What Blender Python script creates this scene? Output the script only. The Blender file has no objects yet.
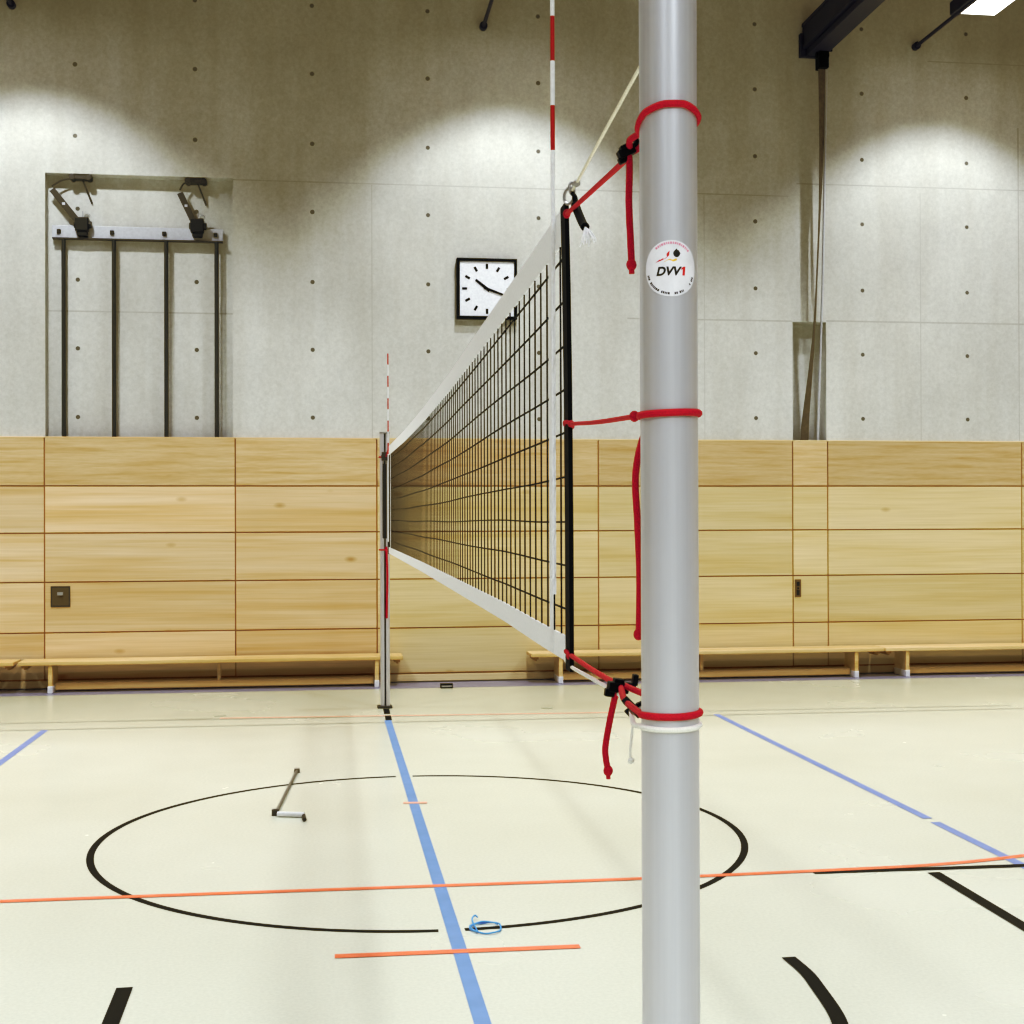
import bpy, bmesh, math, random
from math import sin, cos, pi, radians, sqrt, atan2
from mathutils import Vector, Matrix
random.seed(7)
COL = bpy.context.scene.collection

# ------------------------------------------------------------------ materials
def lin(c):
    return tuple((v/255/12.92) if v/255 <= .04045 else ((v/255+.055)/1.055)**2.4 for v in c) + (1.0,)

class NT:
    def __init__(s, name):
        s.m = bpy.data.materials.new(name); s.m.use_nodes = True
        s.t = s.m.node_tree; s.b = s.t.nodes['Principled BSDF']
    def n(s, kind, **kw):
        nd = s.t.nodes.new(kind)
        for k, v in kw.items():
            if k in nd.inputs: nd.inputs[k].default_value = v
            else: setattr(nd, k, v)
        return nd
    def l(s, a, b): s.t.links.new(a, b)
    def ramp(s, stops):
        r = s.n('ShaderNodeValToRGB')
        e = r.color_ramp.elements
        while len(e) < len(stops): e.new(.5)
        for i, (p, c) in enumerate(stops):
            e[i].position = p; e[i].color = c
        return r
    def coords(s, scale=(1, 1, 1)):
        tc = s.n('ShaderNodeTexCoord'); mp = s.n('ShaderNodeMapping')
        mp.inputs['Scale'].default_value = scale
        s.l(tc.outputs['Object'], mp.inputs['Vector']); return mp.outputs['Vector']
    def mix(s, kind, fac, a, b):
        m = s.n('ShaderNodeMix', data_type='RGBA', blend_type=kind)
        for sock, v in ((m.inputs['Factor'], fac), (m.inputs[6], a), (m.inputs[7], b)):
            if hasattr(v, 'links'): s.l(v, sock)
            else: sock.default_value = v
        return m.outputs[2]

def simple(name, rgb, rough=.5, metal=0., noise=.06, nscale=40., spec=.5):
    k = NT(name); c = lin(rgb)
    nz = k.n('ShaderNodeTexNoise', Scale=nscale, Detail=3.)
    k.l(k.coords(), nz.inputs['Vector'])
    lo = tuple(v*(1-noise) for v in c[:3])+(1,); hi = tuple(min(1, v*(1+noise)) for v in c[:3])+(1,)
    r = k.ramp([(.3, lo), (.7, hi)]); k.l(nz.outputs['Fac'], r.inputs['Fac'])
    k.l(r.outputs['Color'], k.b.inputs['Base Color'])
    k.b.inputs['Roughness'].default_value = rough; k.b.inputs['Metallic'].default_value = metal
    k.b.inputs['Specular IOR Level'].default_value = spec
    return k.m

def concrete():
    k = NT('concrete')
    v = k.coords((1, 1, 1))
    n1 = k.n('ShaderNodeTexNoise', Scale=.9, Detail=6., Roughness=.6); k.l(v, n1.inputs['Vector'])
    n2 = k.n('ShaderNodeTexNoise', Scale=26., Detail=6., Roughness=.75); k.l(v, n2.inputs['Vector'])
    n3 = k.n('ShaderNodeTexNoise', Scale=1., Detail=4.); k.l(k.coords((4., 4., .35)), n3.inputs['Vector'])
    r1 = k.ramp([(.3, lin((202, 202, 198))), (.7, lin((216, 216, 212)))]); k.l(n1.outputs['Fac'], r1.inputs['Fac'])
    r2 = k.ramp([(.3, (.86, .86, .85, 1)), (.7, (1.05, 1.05, 1.05, 1))]); k.l(n2.outputs['Fac'], r2.inputs['Fac'])
    r3 = k.ramp([(.3, (.93, .92, .9, 1)), (.65, (1.02, 1.02, 1.02, 1))]); k.l(n3.outputs['Fac'], r3.inputs['Fac'])
    c = k.mix('MULTIPLY', 1., r1.outputs['Color'], r2.outputs['Color'])
    c = k.mix('MULTIPLY', 1., c, r3.outputs['Color'])
    k.l(c, k.b.inputs['Base Color']); k.b.inputs['Roughness'].default_value = .75
    k.b.inputs['Specular IOR Level'].default_value = .25
    bp = k.n('ShaderNodeBump', Strength=.15, Distance=.004); k.l(n2.outputs['Fac'], bp.inputs['Height'])
    k.l(bp.outputs['Normal'], k.b.inputs['Normal'])
    return k.m

def wood(name, a, b, dark, grain=(.28, 3., 10.), fine=(1.2, 20., 60.)):
    k = NT(name)
    at = k.n('ShaderNodeAttribute', attribute_name='tone')
    tc = k.n('ShaderNodeTexCoord')
    off = k.n('ShaderNodeVectorMath', operation='MULTIPLY_ADD')
    k.l(at.outputs['Color'], off.inputs[0]); off.inputs[1].default_value = (37., 11., 53.)
    k.l(tc.outputs['Object'], off.inputs[2])
    def noise(sc, det):
        mp = k.n('ShaderNodeMapping'); mp.inputs['Scale'].default_value = sc
        k.l(off.outputs[0], mp.inputs['Vector'])
        n = k.n('ShaderNodeTexNoise', Scale=1., Detail=det, Distortion=.3); k.l(mp.outputs['Vector'], n.inputs['Vector'])
        return n.outputs['Fac']
    f1, f2 = noise(grain, 3.), noise(fine, 4.)
    r1 = k.ramp([(.3, lin(b)), (.5, lin(a)), (.72, lin(dark))]); k.l(f1, r1.inputs['Fac'])
    r2 = k.ramp([(.3, (.93, .91, .87, 1)), (.65, (1.03, 1.03, 1.03, 1))]); k.l(f2, r2.inputs['Fac'])
    c = k.mix('MULTIPLY', 1., r1.outputs['Color'], r2.outputs['Color'])
    # small knots
    vo = k.n('ShaderNodeTexVoronoi', Scale=1.); mp = k.n('ShaderNodeMapping'); mp.inputs['Scale'].default_value = (1.1, 1., 2.3)
    k.l(off.outputs[0], mp.inputs['Vector']); k.l(mp.outputs['Vector'], vo.inputs['Vector'])
    rk = k.ramp([(.02, (.66, .52, .38, 1)), (.09, (1, 1, 1, 1))]); k.l(vo.outputs['Distance'], rk.inputs['Fac'])
    c = k.mix('MULTIPLY', .8, c, rk.outputs['Color'])
    sep = k.n('ShaderNodeSeparateColor'); k.l(at.outputs['Color'], sep.inputs[0])
    mr = k.n('ShaderNodeMapRange'); mr.inputs['To Min'].default_value = .9; mr.inputs['To Max'].default_value = 1.06
    k.l(sep.outputs[1], mr.inputs['Value'])
    c2 = k.n('ShaderNodeVectorMath', operation='SCALE'); k.l(c, c2.inputs[0]); k.l(mr.outputs[0], c2.inputs['Scale'])
    k.l(c2.outputs[0], k.b.inputs['Base Color']); k.b.inputs['Roughness'].default_value = .45
    k.b.inputs['Specular IOR Level'].default_value = .35
    return k.m

def floor_mat():
    k = NT('linoleum')
    n1 = k.n('ShaderNodeTexNoise', Scale=.5, Detail=5.); k.l(k.coords(), n1.inputs['Vector'])
    n2 = k.n('ShaderNodeTexNoise', Scale=60., Detail=5., Roughness=.7); k.l(k.coords(), n2.inputs['Vector'])
    r1 = k.ramp([(.3, lin((222, 222, 204))), (.7, lin((229, 229, 213)))]); k.l(n1.outputs['Fac'], r1.inputs['Fac'])
    r2 = k.ramp([(.35, (.93, .93, .92, 1)), (.65, (1.02, 1.02, 1.02, 1))]); k.l(n2.outputs['Fac'], r2.inputs['Fac'])
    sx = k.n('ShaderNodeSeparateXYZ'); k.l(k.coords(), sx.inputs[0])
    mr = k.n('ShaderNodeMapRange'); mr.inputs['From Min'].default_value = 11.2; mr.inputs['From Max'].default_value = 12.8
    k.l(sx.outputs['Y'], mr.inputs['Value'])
    c = k.mix('MULTIPLY', 1., r1.outputs['Color'], r2.outputs['Color'])      # colour gets duller and yellower towards the back wall
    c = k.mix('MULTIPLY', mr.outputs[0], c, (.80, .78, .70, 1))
    k.l(c, k.b.inputs['Base Color'])
    r3 = k.ramp([(.3, (.22,)*3+(1,)), (.7, (.29,)*3+(1,))]); k.l(n1.outputs['Fac'], r3.inputs['Fac'])
    k.l(r3.outputs['Color'], k.b.inputs['Roughness'])
    k.b.inputs['Specular IOR Level'].default_value = .6
    return k.m

def emit(name, rgb, s):
    k = NT(name); k.b.inputs['Base Color'].default_value = lin(rgb)
    k.b.inputs['Emission Color'].default_value = lin(rgb); k.b.inputs['Emission Strength'].default_value = s
    return k.m

def aluminium():
    k = NT('brushed_aluminium')
    n = k.n('ShaderNodeTexNoise', Scale=1., Detail=4.); k.l(k.coords((140., 140., 1.5)), n.inputs['Vector'])
    r = k.ramp([(.3, lin((208, 208, 212))), (.7, lin((213, 213, 217)))]); k.l(n.outputs['Fac'], r.inputs['Fac'])
    k.l(r.outputs['Color'], k.b.inputs['Base Color'])
    k.b.inputs['Metallic'].default_value = .42; k.b.inputs['Roughness'].default_value = .35
    return k.m

M = {}
M['concrete'] = concrete()
M['hole'] = simple('tie_hole_grey', (112, 109, 100), .9)
M['joint'] = simple('formwork_joint', (184, 183, 177), .9)
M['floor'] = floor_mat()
M['wood'] = wood('beech_panel_golden', (224, 199, 164), (231, 210, 179), (213, 181, 138))
M['wood_pale'] = wood('beech_panel_pale', (222, 204, 166), (227, 210, 176), (213, 190, 146), grain=(.3, 3., 6.))
M['ply'] = wood('oak_veneer', (206, 182, 148), (212, 191, 159), (194, 164, 124), grain=(1.2, 3., 22.), fine=(9., 20., 150.))
M['bench'] = wood('bench_pine', (226, 198, 152), (234, 210, 170), (212, 180, 128))
M['groove'] = simple('dark_groove', (176, 132, 80), .9)
M['alu'] = aluminium()
M['slot'] = simple('dark_slot', (40, 38, 36), .7)
M['white'] = simple('white_tape', (246, 246, 248), .7, nscale=120)
def fabric(name, rgb):
    m = simple(name, rgb, .7, nscale=120); t = m.node_tree
    tr = t.nodes.new('ShaderNodeBsdfTranslucent'); tr.inputs['Color'].default_value = lin(rgb)
    mx = t.nodes.new('ShaderNodeMixShader'); mx.inputs[0].default_value = .25
    out = next(n for n in t.nodes if n.type == 'OUTPUT_MATERIAL')
    t.links.new(t.nodes['Principled BSDF'].outputs[0], mx.inputs[1]); t.links.new(tr.outputs[0], mx.inputs[2]); t.links.new(mx.outputs[0], out.inputs['Surface'])
    return m
M['tape'] = fabric('white_net_tape', (252, 252, 252))
M['cord'] = simple('black_net_cord', (9, 9, 10), .75, spec=.15)
M['band'] = simple('black_webbing', (8, 8, 9), .7, nscale=300, spec=.15)
M['red'] = simple('red_cord', (192, 22, 62), .7, nscale=400, noise=.18, spec=.25)
M['redpaint'] = simple('red_paint', (190, 30, 36), .35)
M['whitecord'] = simple('white_cord', (238, 236, 226), .7, nscale=400)
M['cable'] = simple('cream_rope', (238, 234, 214), .6, nscale=300, noise=.15)
M['black'] = simple('black_plastic', (9, 9, 11), .5, spec=.15)
M['steel'] = simple('steel', (176, 176, 176), .35, metal=.45)
M['darksteel'] = simple('dark_steel', (72, 70, 70), .5, metal=.4)
M['clockwhite'] = simple('clock_face_white', (238, 240, 250), .5)
M['hinge'] = simple('blackened_steel', (34, 34, 38), .5, spec=.4)
M['beam'] = simple('painted_beam', (44, 42, 62), .55)
M['bronze'] = simple('bronze_tube', (62, 64, 68), .45, metal=.3)
M['rail'] = simple('pale_grey_rail', (200, 202, 208), .45, metal=.2)
M['strap'] = simple('leather_strap', (104, 94, 80), .6, nscale=20, noise=.25)
M['lamp'] = emit('lamp_diffuser', (255, 252, 240), 6.)
M['crank'] = simple('crank_metal', (132, 128, 118), .45, metal=.3)
M['footcap'] = simple('white_rubber', (235, 235, 238), .5)
M['l_blue'] = simple('blue_line_paint', (114, 148, 200), .4, nscale=8)
M['l_blue2'] = simple('blue_line_paint_dull', (128, 146, 200), .4, nscale=8)
M['l_orange'] = simple('orange_line_paint', (238, 128, 96), .4, nscale=8)
M['l_pink'] = simple('faded_orange_line_paint', (232, 176, 150), .4, nscale=8)
M['l_black'] = simple('black_line_paint', (15, 14, 13), .6, nscale=8, spec=.12)
M['l_grey'] = simple('grey_line_paint', (176, 172, 150), .4, nscale=8)
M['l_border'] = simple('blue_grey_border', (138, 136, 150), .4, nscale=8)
M['loopblue'] = simple('blue_plastic_cord', (92, 164, 222), .5)
M['stick'] = simple('sticker_white', (236, 234, 238), .45)
M['s_red'] = simple('print_red', (214, 40, 56), .5)
M['s_pink'] = simple('print_pink', (226, 150, 170), .5)
M['s_yel'] = simple('print_yellow', (232, 190, 90), .5)
M['s_blk'] = simple('print_black', (22, 22, 26), .5)
M['hallwall'] = simple('painted_plaster', (196, 192, 182), .8, nscale=3)
M['ceil'] = simple('ceiling_panels', (104, 78, 44), .85, nscale=3)

# ------------------------------------------------------------------ mesh builder
class MB:
    def __init__(s): s.v = []; s.f = []; s.mi = []; s.tone = []; s.cur = 0; s.t = (.5, .5, .5)
    def face(s, idx): s.f.append(idx); s.mi.append(s.cur); s.tone.append(s.t)
    def quad(s, *p):
        b = len(s.v); s.v += [tuple(q) for q in p]; s.face(tuple(range(b, b+len(p))))
    def box(s, x0, x1, y0, y1, z0, z1, rot=None, piv=None):
        b = len(s.v)
        pts = [Vector(p) for p in ((x0,y0,z0),(x1,y0,z0),(x1,y1,z0),(x0,y1,z0),(x0,y0,z1),(x1,y0,z1),(x1,y1,z1),(x0,y1,z1))]
        if rot is not None:
            c = Vector(piv) if piv is not None else Vector(((x0+x1)/2,(y0+y1)/2,(z0+z1)/2))
            pts = [rot @ (p-c) + c for p in pts]
        s.v += [tuple(p) for p in pts]
        for f in ((3,2,1,0),(4,5,6,7),(0,1,5,4),(1,2,6,5),(2,3,7,6),(3,0,4,7)): s.face(tuple(b+i for i in f))
    def bar(s, p, q, w, t, up=(0,1,0)):
        """rectangular bar from p to q; t is the thickness along 'up'"""
        p, q = Vector(p), Vector(q); d = (q-p).normalized(); u = Vector(up)
        side = d.cross(u).normalized(); u = side.cross(d).normalized(); b = len(s.v)
        for c in (p, q):
            for a, e in ((-1,-1),(1,-1),(1,1),(-1,1)): s.v.append(tuple(c+side*a*w/2+u*e*t/2))
        for f in ((3,2,1,0),(4,5,6,7),(0,1,5,4),(1,2,6,5),(2,3,7,6),(3,0,4,7)): s.face(tuple(b+i for i in f))
    def tube(s, pts, r, n=8, closed=False, cap=True):
        pts = [Vector(p) for p in pts]; N = len(pts); b = len(s.v)
        R = r if isinstance(r, (list, tuple)) else [r]*N
        up = None
        for i, p in enumerate(pts):
            if closed: d = pts[(i+1)%N]-pts[i-1]
            else: d = pts[min(i+1,N-1)]-pts[max(i-1,0)]
            d.normalize()
            if up is None:
                up = Vector((0,0,1)) if abs(d.z) < .9 else Vector((1,0,0))
            side = d.cross(up)
            if side.length < 1e-5: side = d.orthogonal()
            side.normalize(); up = side.cross(d).normalized()
            for k in range(n):
                a = 2*pi*(k+.5)/n
                s.v.append(tuple(p+side*cos(a)*R[i]+up*sin(a)*R[i]))
        m = N if closed else N-1
        for i in range(m):
            for k in range(n):
                j = (i+1)%N
                s.face((b+i*n+k, b+i*n+(k+1)%n, b+j*n+(k+1)%n, b+j*n+k))
        if cap and not closed:
            s.face(tuple(b+k for k in range(n))[::-1]); s.face(tuple(b+(N-1)*n+k for k in range(n)))
    def cyl(s, p, q, r, n=24): s.tube([p, q], r, n)
    def disc(s, c, r, n=14, axis='y'):
        pts = []
        for k in range(n):
            a = 2*pi*k/n
            pts.append((c[0]+r*cos(a), c[1], c[2]+r*sin(a)) if axis == 'y' else (c[0]+r*cos(a), c[1]+r*sin(a), c[2]))
        s.quad(*pts)
    def ball(s, c, r, n=10, sc=(1,1,1)):
        rr = [max(1e-4, sin(pi*i/n))*r for i in range(n+1)]
        b = len(s.v)
        for i in range(n+1):
            for k in range(n):
                a = 2*pi*k/n
                s.v.append((c[0]+rr[i]*cos(a)*sc[0], c[1]+rr[i]*sin(a)*sc[1], c[2]+cos(pi*i/n)*r*sc[2]))
        for i in range(n):
            for k in range(n): s.face((b+i*n+k, b+(i+1)*n+k, b+(i+1)*n+(k+1)%n, b+i*n+(k+1)%n))
    def build(s, name, mats, parent=None, loc=(0,0,0), smooth=False, bevel=0, label=None):
        if not isinstance(mats, (list, tuple)): mats = [mats]
        me = bpy.data.meshes.new(name)
        L = Vector(loc)
        me.from_pydata([tuple(Vector(p)-L) for p in s.v], [], s.f)
        for m in mats: me.materials.append(m)
        for p, i in zip(me.polygons, s.mi): p.material_index = i; p.use_smooth = smooth
        ca = me.color_attributes.new('tone', 'FLOAT_COLOR', 'CORNER')
        for p, t in zip(me.polygons, s.tone):
            for li in p.loop_indices: ca.data[li].color = t+(1.,)
        bm = bmesh.new(); bm.from_mesh(me)
        bmesh.ops.recalc_face_normals(bm, faces=bm.faces)
        bm.to_mesh(me); bm.free()
        o = bpy.data.objects.new(name, me); COL.objects.link(o)
        o.location = L
        if parent: o.parent = parent; o.location = L - parent_origin(parent)
        if bevel:
            bv = o.modifiers.new('bevel', 'BEVEL'); bv.width = bevel; bv.segments = 2; bv.limit_method = 'ANGLE'
        if smooth and not bevel:
            try: me.set_sharp_from_angle(angle=radians(40))
            except Exception: pass
        if label: o['label'] = label
        return o

def parent_origin(o):
    v = Vector(o.location)
    return v + parent_origin(o.parent) if o.parent else v
def thing(name, label, cat, loc, group=None):
    o = bpy.data.objects.new(name, None); COL.objects.link(o); o.location = loc; o.empty_display_size = .1
    return tag(o, label, cat, group)
def tag(o, label, cat, group=None):
    o['label'] = label; o['category'] = cat
    if group: o['group'] = group
    return o
def struct(o, label=None):
    o['kind'] = 'structure'
    if label: o['label'] = label
    return o
def copy_tree(o, parent=None):
    c = o.copy(); COL.objects.link(c)
    if parent is not None: c.parent = parent
    for ch in list(o.children): copy_tree(ch, c)
    return c
def spline(pts, sub=10, closed=False):
    P = [Vector(p) for p in pts]; n = len(P); out = []
    for i in range(n if closed else n-1):
        if closed: a, b, c, d = P[i-1], P[i], P[(i+1)%n], P[(i+2)%n]
        else: a, b, c, d = P[max(i-1,0)], P[i], P[i+1], P[min(i+2,n-1)]
        for k in range(sub):
            t = k/sub
            out.append(.5*((2*b)+(c-a)*t+(2*a-5*b+4*c-d)*t*t+(3*b-a-3*c+d)*t**3))
    if not closed: out.append(P[-1])
    return out
def interp(tab, x):
    if x <= tab[0][0]: return tab[0][1]
    for (a, b), (c, d) in zip(tab, tab[1:]):
        if x <= c: return b+(d-b)*(x-a)/(c-a)
    return tab[-1][1]

# ------------------------------------------------------------------ hall shell
YW = 15.14                        # face of the concrete wall
XL, XR, YB, ZC = -15., 17., -12., 8.6
def grid_wall():
    """concrete wall with two real recesses, tie holes and formwork joints"""
    m = MB()
    rec = [(-2.962, -.99, -.3, 5.525, .15), (5.345, 5.747, -.3, 4.064, .22)]
    xs = sorted({XL, XR, *[r[0] for r in rec], *[r[1] for r in rec]})
    zs = sorted({-.3, ZC, *[r[3] for r in rec]})
    for x0, x1 in zip(xs, xs[1:]):
        for z0, z1 in zip(zs, zs[1:]):
            cx, cz = (x0+x1)/2, (z0+z1)/2
            if any(r[0] < cx < r[1] and cz < r[3] for r in rec): continue
            m.quad((x0,YW,z0), (x1,YW,z0), (x1,YW,z1), (x0,YW,z1))
    for x0, x1, z0, z1, d in rec:
        y1 = YW+d
        m.quad((x0,y1,z0), (x1,y1,z0), (x1,y1,z1), (x0,y1,z1))
        m.quad((x0,YW,z0), (x0,y1,z0), (x0,y1,z1), (x0,YW,z1))
        m.quad((x1,YW,z0), (x1,y1,z0), (x1,y1,z1), (x1,YW,z1))
        m.quad((x0,YW,z1), (x1,YW,z1), (x1,y1,z1), (x0,y1,z1))
    cols = [-5.17, -3.91, -2.65, -1.389, -.13, 1.142, 2.385, 3.65, 4.905, 6.19, 7.475, 8.76, 10.04]
    rows = [7.45, 6.70, 5.93, 5.18, 4.41, 3.665, 2.92]
    m.cur = 1
    for i, x in enumerate(cols):
        for z in rows:
            y = YW-.0015; zz = z + (.03 if x > 4 else 0)
            if -2.962 < x < -.99 and z < 5.52: y = YW+.15-.0015
            if 1.3 < x < 2.2 and 4 < z < 4.7: continue
            m.disc((x, y, zz), .024, 12)
    m.cur = 2
    def hj(x0, x1, z, w=.008): m.quad((x0,YW-.001,z-w), (x1,YW-.001,z-w), (x1,YW-.001,z+w), (x0,YW-.001,z+w))
    def vj(x, z0, z1, w=.007): m.quad((x-w,YW-.001,z0), (x+w,YW-.001,z0), (x+w,YW-.001,z1), (x-w,YW-.001,z1))
    hj(-.985, 5.3, 5.51, .006); hj(3.4, 5.34, 4.07); hj(5.75, 10.4, 4.08, .009); hj(5.4, 10.4, 5.66, .006)
    hj(7., 10.4, 7.14, .005)
    vj(.52, 2.7, 5.5, .005); vj(8.12, 2.7, 6.4); vj(6.9, 2.7, 5.6, .004); vj(4.3, 2.7, 5.5, .003)
    y = YW+.149
    m.quad((-2.96,y,4.06), (-.99,y,4.06), (-.99,y,4.075), (-2.96,y,4.075))
    return m.build('wall_back', [M['concrete'], M['hole'], M['joint']])
struct(grid_wall(), 'fair-faced concrete hall wall with tie holes and recesses')

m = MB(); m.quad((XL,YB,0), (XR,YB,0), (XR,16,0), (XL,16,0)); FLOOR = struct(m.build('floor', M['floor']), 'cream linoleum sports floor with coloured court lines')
m = MB(); m.quad((XL,YB,ZC), (XR,YB,ZC), (XR,16,ZC), (XL,16,ZC)); struct(m.build('ceiling', M['ceil']))
m = MB(); m.quad((XL,YB,0), (XL,16,0), (XL,16,ZC), (XL,YB,ZC)); struct(m.build('wall_left', M['wood']))
m = MB(); m.quad((XR,YB,0), (XR,16,0), (XR,16,ZC), (XR,YB,ZC)); struct(m.build('wall_right', M['wood']))
m = MB(); m.quad((XL,YB,0), (XR,YB,0), (XR,YB,ZC), (XL,YB,ZC)); struct(m.build('wall_front', M['hallwall']))

# ------------------------------------------------------------------ timber wainscot
YP = 15.10
def column(name, x0, x1, pale, label=None):
    m = MB()
    zs = [.10, .60, 1.14, 1.664, 2.168, 2.69]
    m.cur = 2; m.box(x0, x1, YP+.012, YP+.036, .09, 2.68)
    g = .0065
    for k in range(5):
        m.cur = 1 if k == 4 else 0
        m.t = (random.random(), random.random(), random.random())
        if k < 4:                                # two or three planks within one board show as tone bands
            m.box(x0+g, x1-g, YP, YP+.014, zs[k]+g, zs[k+1]-g)
        else:
            m.box(x0+g, x1-g, YP-.004, YP+.014, zs[k]+g, zs[k+1])
    m.cur = 0; m.t = (random.random(), .95, random.random())
    m.box(x0, x1, YP-.006, YP+.04, 2.685, 2.697)
    return struct(m.build(name, [M['wood_pale'] if pale else M['wood'], M['ply'], M['groove']], bevel=.0015), label)
PX = [-5.0, -2.965, -.965, .566, 3.05, 5.325, 5.744, 8.123, 10.4]
names = ['trim_1', 'door_1', 'trim_2', 'trim_3', 'trim_4', 'door_2', 'trim_5', 'trim_6']
D = {}
for i, n in enumerate(names): D[n] = column(n, PX[i], PX[i+1], i >= 3)
m = MB()
m.box(-2.9, -2.70, YP-.007, YP, .876, 1.096); m.cur = 1
m.box(-2.885, -2.715, YP-.0085, YP-.006, .892, 1.08); m.cur = 2
m.box(-2.83, -2.77, YP-.03, YP-.008, 1.0, 1.035)
m.build('door_pull', [M['darksteel'], simple('brown_recess', (100, 86, 60), .6), M['steel']], D['door_1'], label='recessed metal pull plate')
m = MB(); m.box(5.345, 5.418, YP-.006, YP, .895, 1.095); m.cur = 1
m.box(5.363, 5.40, YP-.012, YP-.005, 1.02, 1.07); m.box(5.363, 5.40, YP-.012, YP-.005, .915, .975); m.cyl((5.38,YP-.02,.995), (5.38,YP-.004,.995), .013, 10)
m.build('lock_plate', [simple('brass_plate', (140, 112, 70), .5, metal=.4), M['slot']], D['door_2'])
m = MB(); m.t = (.2, .9, .3); m.box(-6., 10.4, YP-.012, YP+.03, .012, .088); struct(m.build('baseboard_back', M['wood_pale'], bevel=.003))

# ------------------------------------------------------------------ floor lines (painted on the floor)
zoff = [.0006]
def strip(name, pts, w, mat, z=None, label=None):
    if z is None: zoff[0] += .00012; z = zoff[0]
    m = MB(); P = [Vector((p[0], p[1], 0)) for p in pts]; b = len(m.v)
    for i, p in enumerate(P):
        d = (P[min(i+1,len(P)-1)]-P[max(i-1,0)]).normalized(); s = Vector((-d.y, d.x, 0))
        m.v += [(p.x+s.x*w/2, p.y+s.y*w/2, z), (p.x-s.x*w/2, p.y-s.y*w/2, z)]
    for i in range(len(P)-1): m.face((b+2*i, b+2*i+1, b+2*i+3, b+2*i+2))
    return m.build(name, mat, FLOOR, label=label)
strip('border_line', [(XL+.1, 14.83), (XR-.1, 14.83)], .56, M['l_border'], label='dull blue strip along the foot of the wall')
CX, CY = .545, 7.775
def arc(a0, a1, r=1.808, n=80): return [(CX+r*sin(a0+(a1-a0)*i/n), CY-r*cos(a0+(a1-a0)*i/n)) for i in range(n+1)]
gp = .032
strip('centre_circle_line', arc(gp, pi-gp), .039, M['l_black'], label='black centre circle, right half')
strip('centre_circle_line', arc(pi+gp, 2*pi-gp), .039, M['l_black'], label='black centre circle, left half')
strip('side_line', [(XL+.1, 12.32), (-1.0, 12.64), ], .045, M['l_grey'], label='faint grey line near the wall')
strip('side_line', [(-2.9, 12.64), (6.5, 12.30)], .04, M['l_grey'])
strip('side_line', [(-6., 12.22), (10.4, 12.06)], .05, M['l_grey'])
strip('side_line', [(-.95, 12.64), (2.6, 12.44)], .055, M['l_pink'], label='faded orange line near the wall')
strip('centre_line', [(.553, -3.), (.553, 12.27)], .062, M['l_blue'], label='blue line under the net')
strip('centre_line', [(.562, 12.27), (.567, 12.56)], .055, M['l_black'], label='black end of the line at the far post')
strip('centre_line', [(.567, 12.68), (.57, 13.02)], .055, M['l_black'], label='black end of the line at the far post')
strip('attack_line', [(-2.43, 4.), (-2.386, 12.15)], .06, M['l_blue2'], label='blue line left of the net')
strip('attack_line', [(3.572, 5.), (3.567, 7.66)], .06, M['l_blue2'], label='blue line right of the net')
strip('attack_line', [(3.567, 7.76), (3.552, 12.17)], .06, M['l_blue2'], label='blue line right of the net')
strip('free_throw_line', [(2.45, 6.665), (6., 6.58)], .055, M['l_black'], label='thin black line beside the orange line')
strip('goal_area_line', spline([(-6., 6.77), (-1.49, 6.725), (.55, 6.695), (1.6, 6.68), (2.66, 6.70), (3.1, 6.72), (3.55, 6.80), (4., 6.95), (4.6, 7.3), (5.2, 7.8)], 8), .05, M['l_orange'], label='long orange line across the court')
strip('tick_mark', [(.035, 5.678), (1.058, 5.660)], .052, M['l_orange'], label='short orange dash nearest the camera')
strip('tick_mark', [(.487, 8.68), (.637, 8.665)], .055, M['l_pink'], label='tiny orange dash inside the circle')
strip('key_line', [(-.755, 4.3), (-.768, 5.415)], .062, M['l_black'], label='black stripe in the left foreground')
strip('key_line', spline([(1.876, 5.395), (1.882, 5.2), (1.866, 5.03), (1.838, 4.80), (1.805, 4.64), (1.74, 4.42), (1.64, 4.2)], 8), .058, M['l_black'], label='curved black stripe in the right foreground')
strip('key_line', [(3.052, 6.575), (3.038, 5.6), (3.03, 4.8)], .066, M['l_black'], label='black stripe at the right edge')

# ------------------------------------------------------------------ volleyball posts
PNX, PNY = .555, 2.165
PFX, PFY = .566, 13.10
RP = .0468
def slotted_pole(cx, cy, z0, z1, face, mat, parent):
    """round aluminium post with a groove facing the net (face = +1 / -1 along y)"""
    m = MB(); n = 64; half = .16; prof = []
    for k in range(n+1):
        a = half + (2*pi-2*half)*k/n                  # angle from groove direction
        prof.append((RP*sin(a), face*RP*cos(a)))
    gx = RP*sin(half); prof += [(-gx, face*.016), (-gx*2., face*.016), (-gx*2., face*.004), (gx*2., face*.004), (gx*2., face*.016), (gx, face*.016)]
    N = len(prof); b = len(m.v)
    for z in (z0, z1):
        for x, y in prof: m.v.append((cx+x, cy+y, z))
    for k in range(N):
        m.cur = 1 if n < k < N-1 else 0
        m.face((b+k, b+(k+1)%N, b+N+(k+1)%N, b+N+k))
    return m.build('pole', [mat, M['slot']], parent, loc=(cx, cy, 0), smooth=True)
near = thing('volleyball_post', 'thick brushed aluminium volleyball post in the foreground with a round sticker', 'post', (PNX, PNY, 0))
slotted_pole(PNX, PNY, .0, 2.72, 1, M['alu'], near)
m = MB(); m.cyl((PNX,PNY,2.72), (PNX,PNY,2.745), RP+.003, 40); m.build('end_cap', M['black'], near, smooth=True)
m = MB(); m.cyl((PNX,PNY,0), (PNX,PNY,.012), .085, 40); m.build('floor_collar', M['steel'], near, smooth=True)
far = thing('volleyball_post', 'slim grey slotted volleyball post at the far end of the net', 'post', (PFX, PFY, 0))
slotted_pole(PFX, PFY, .0, 2.62, -1, M['alu'], far)
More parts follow.
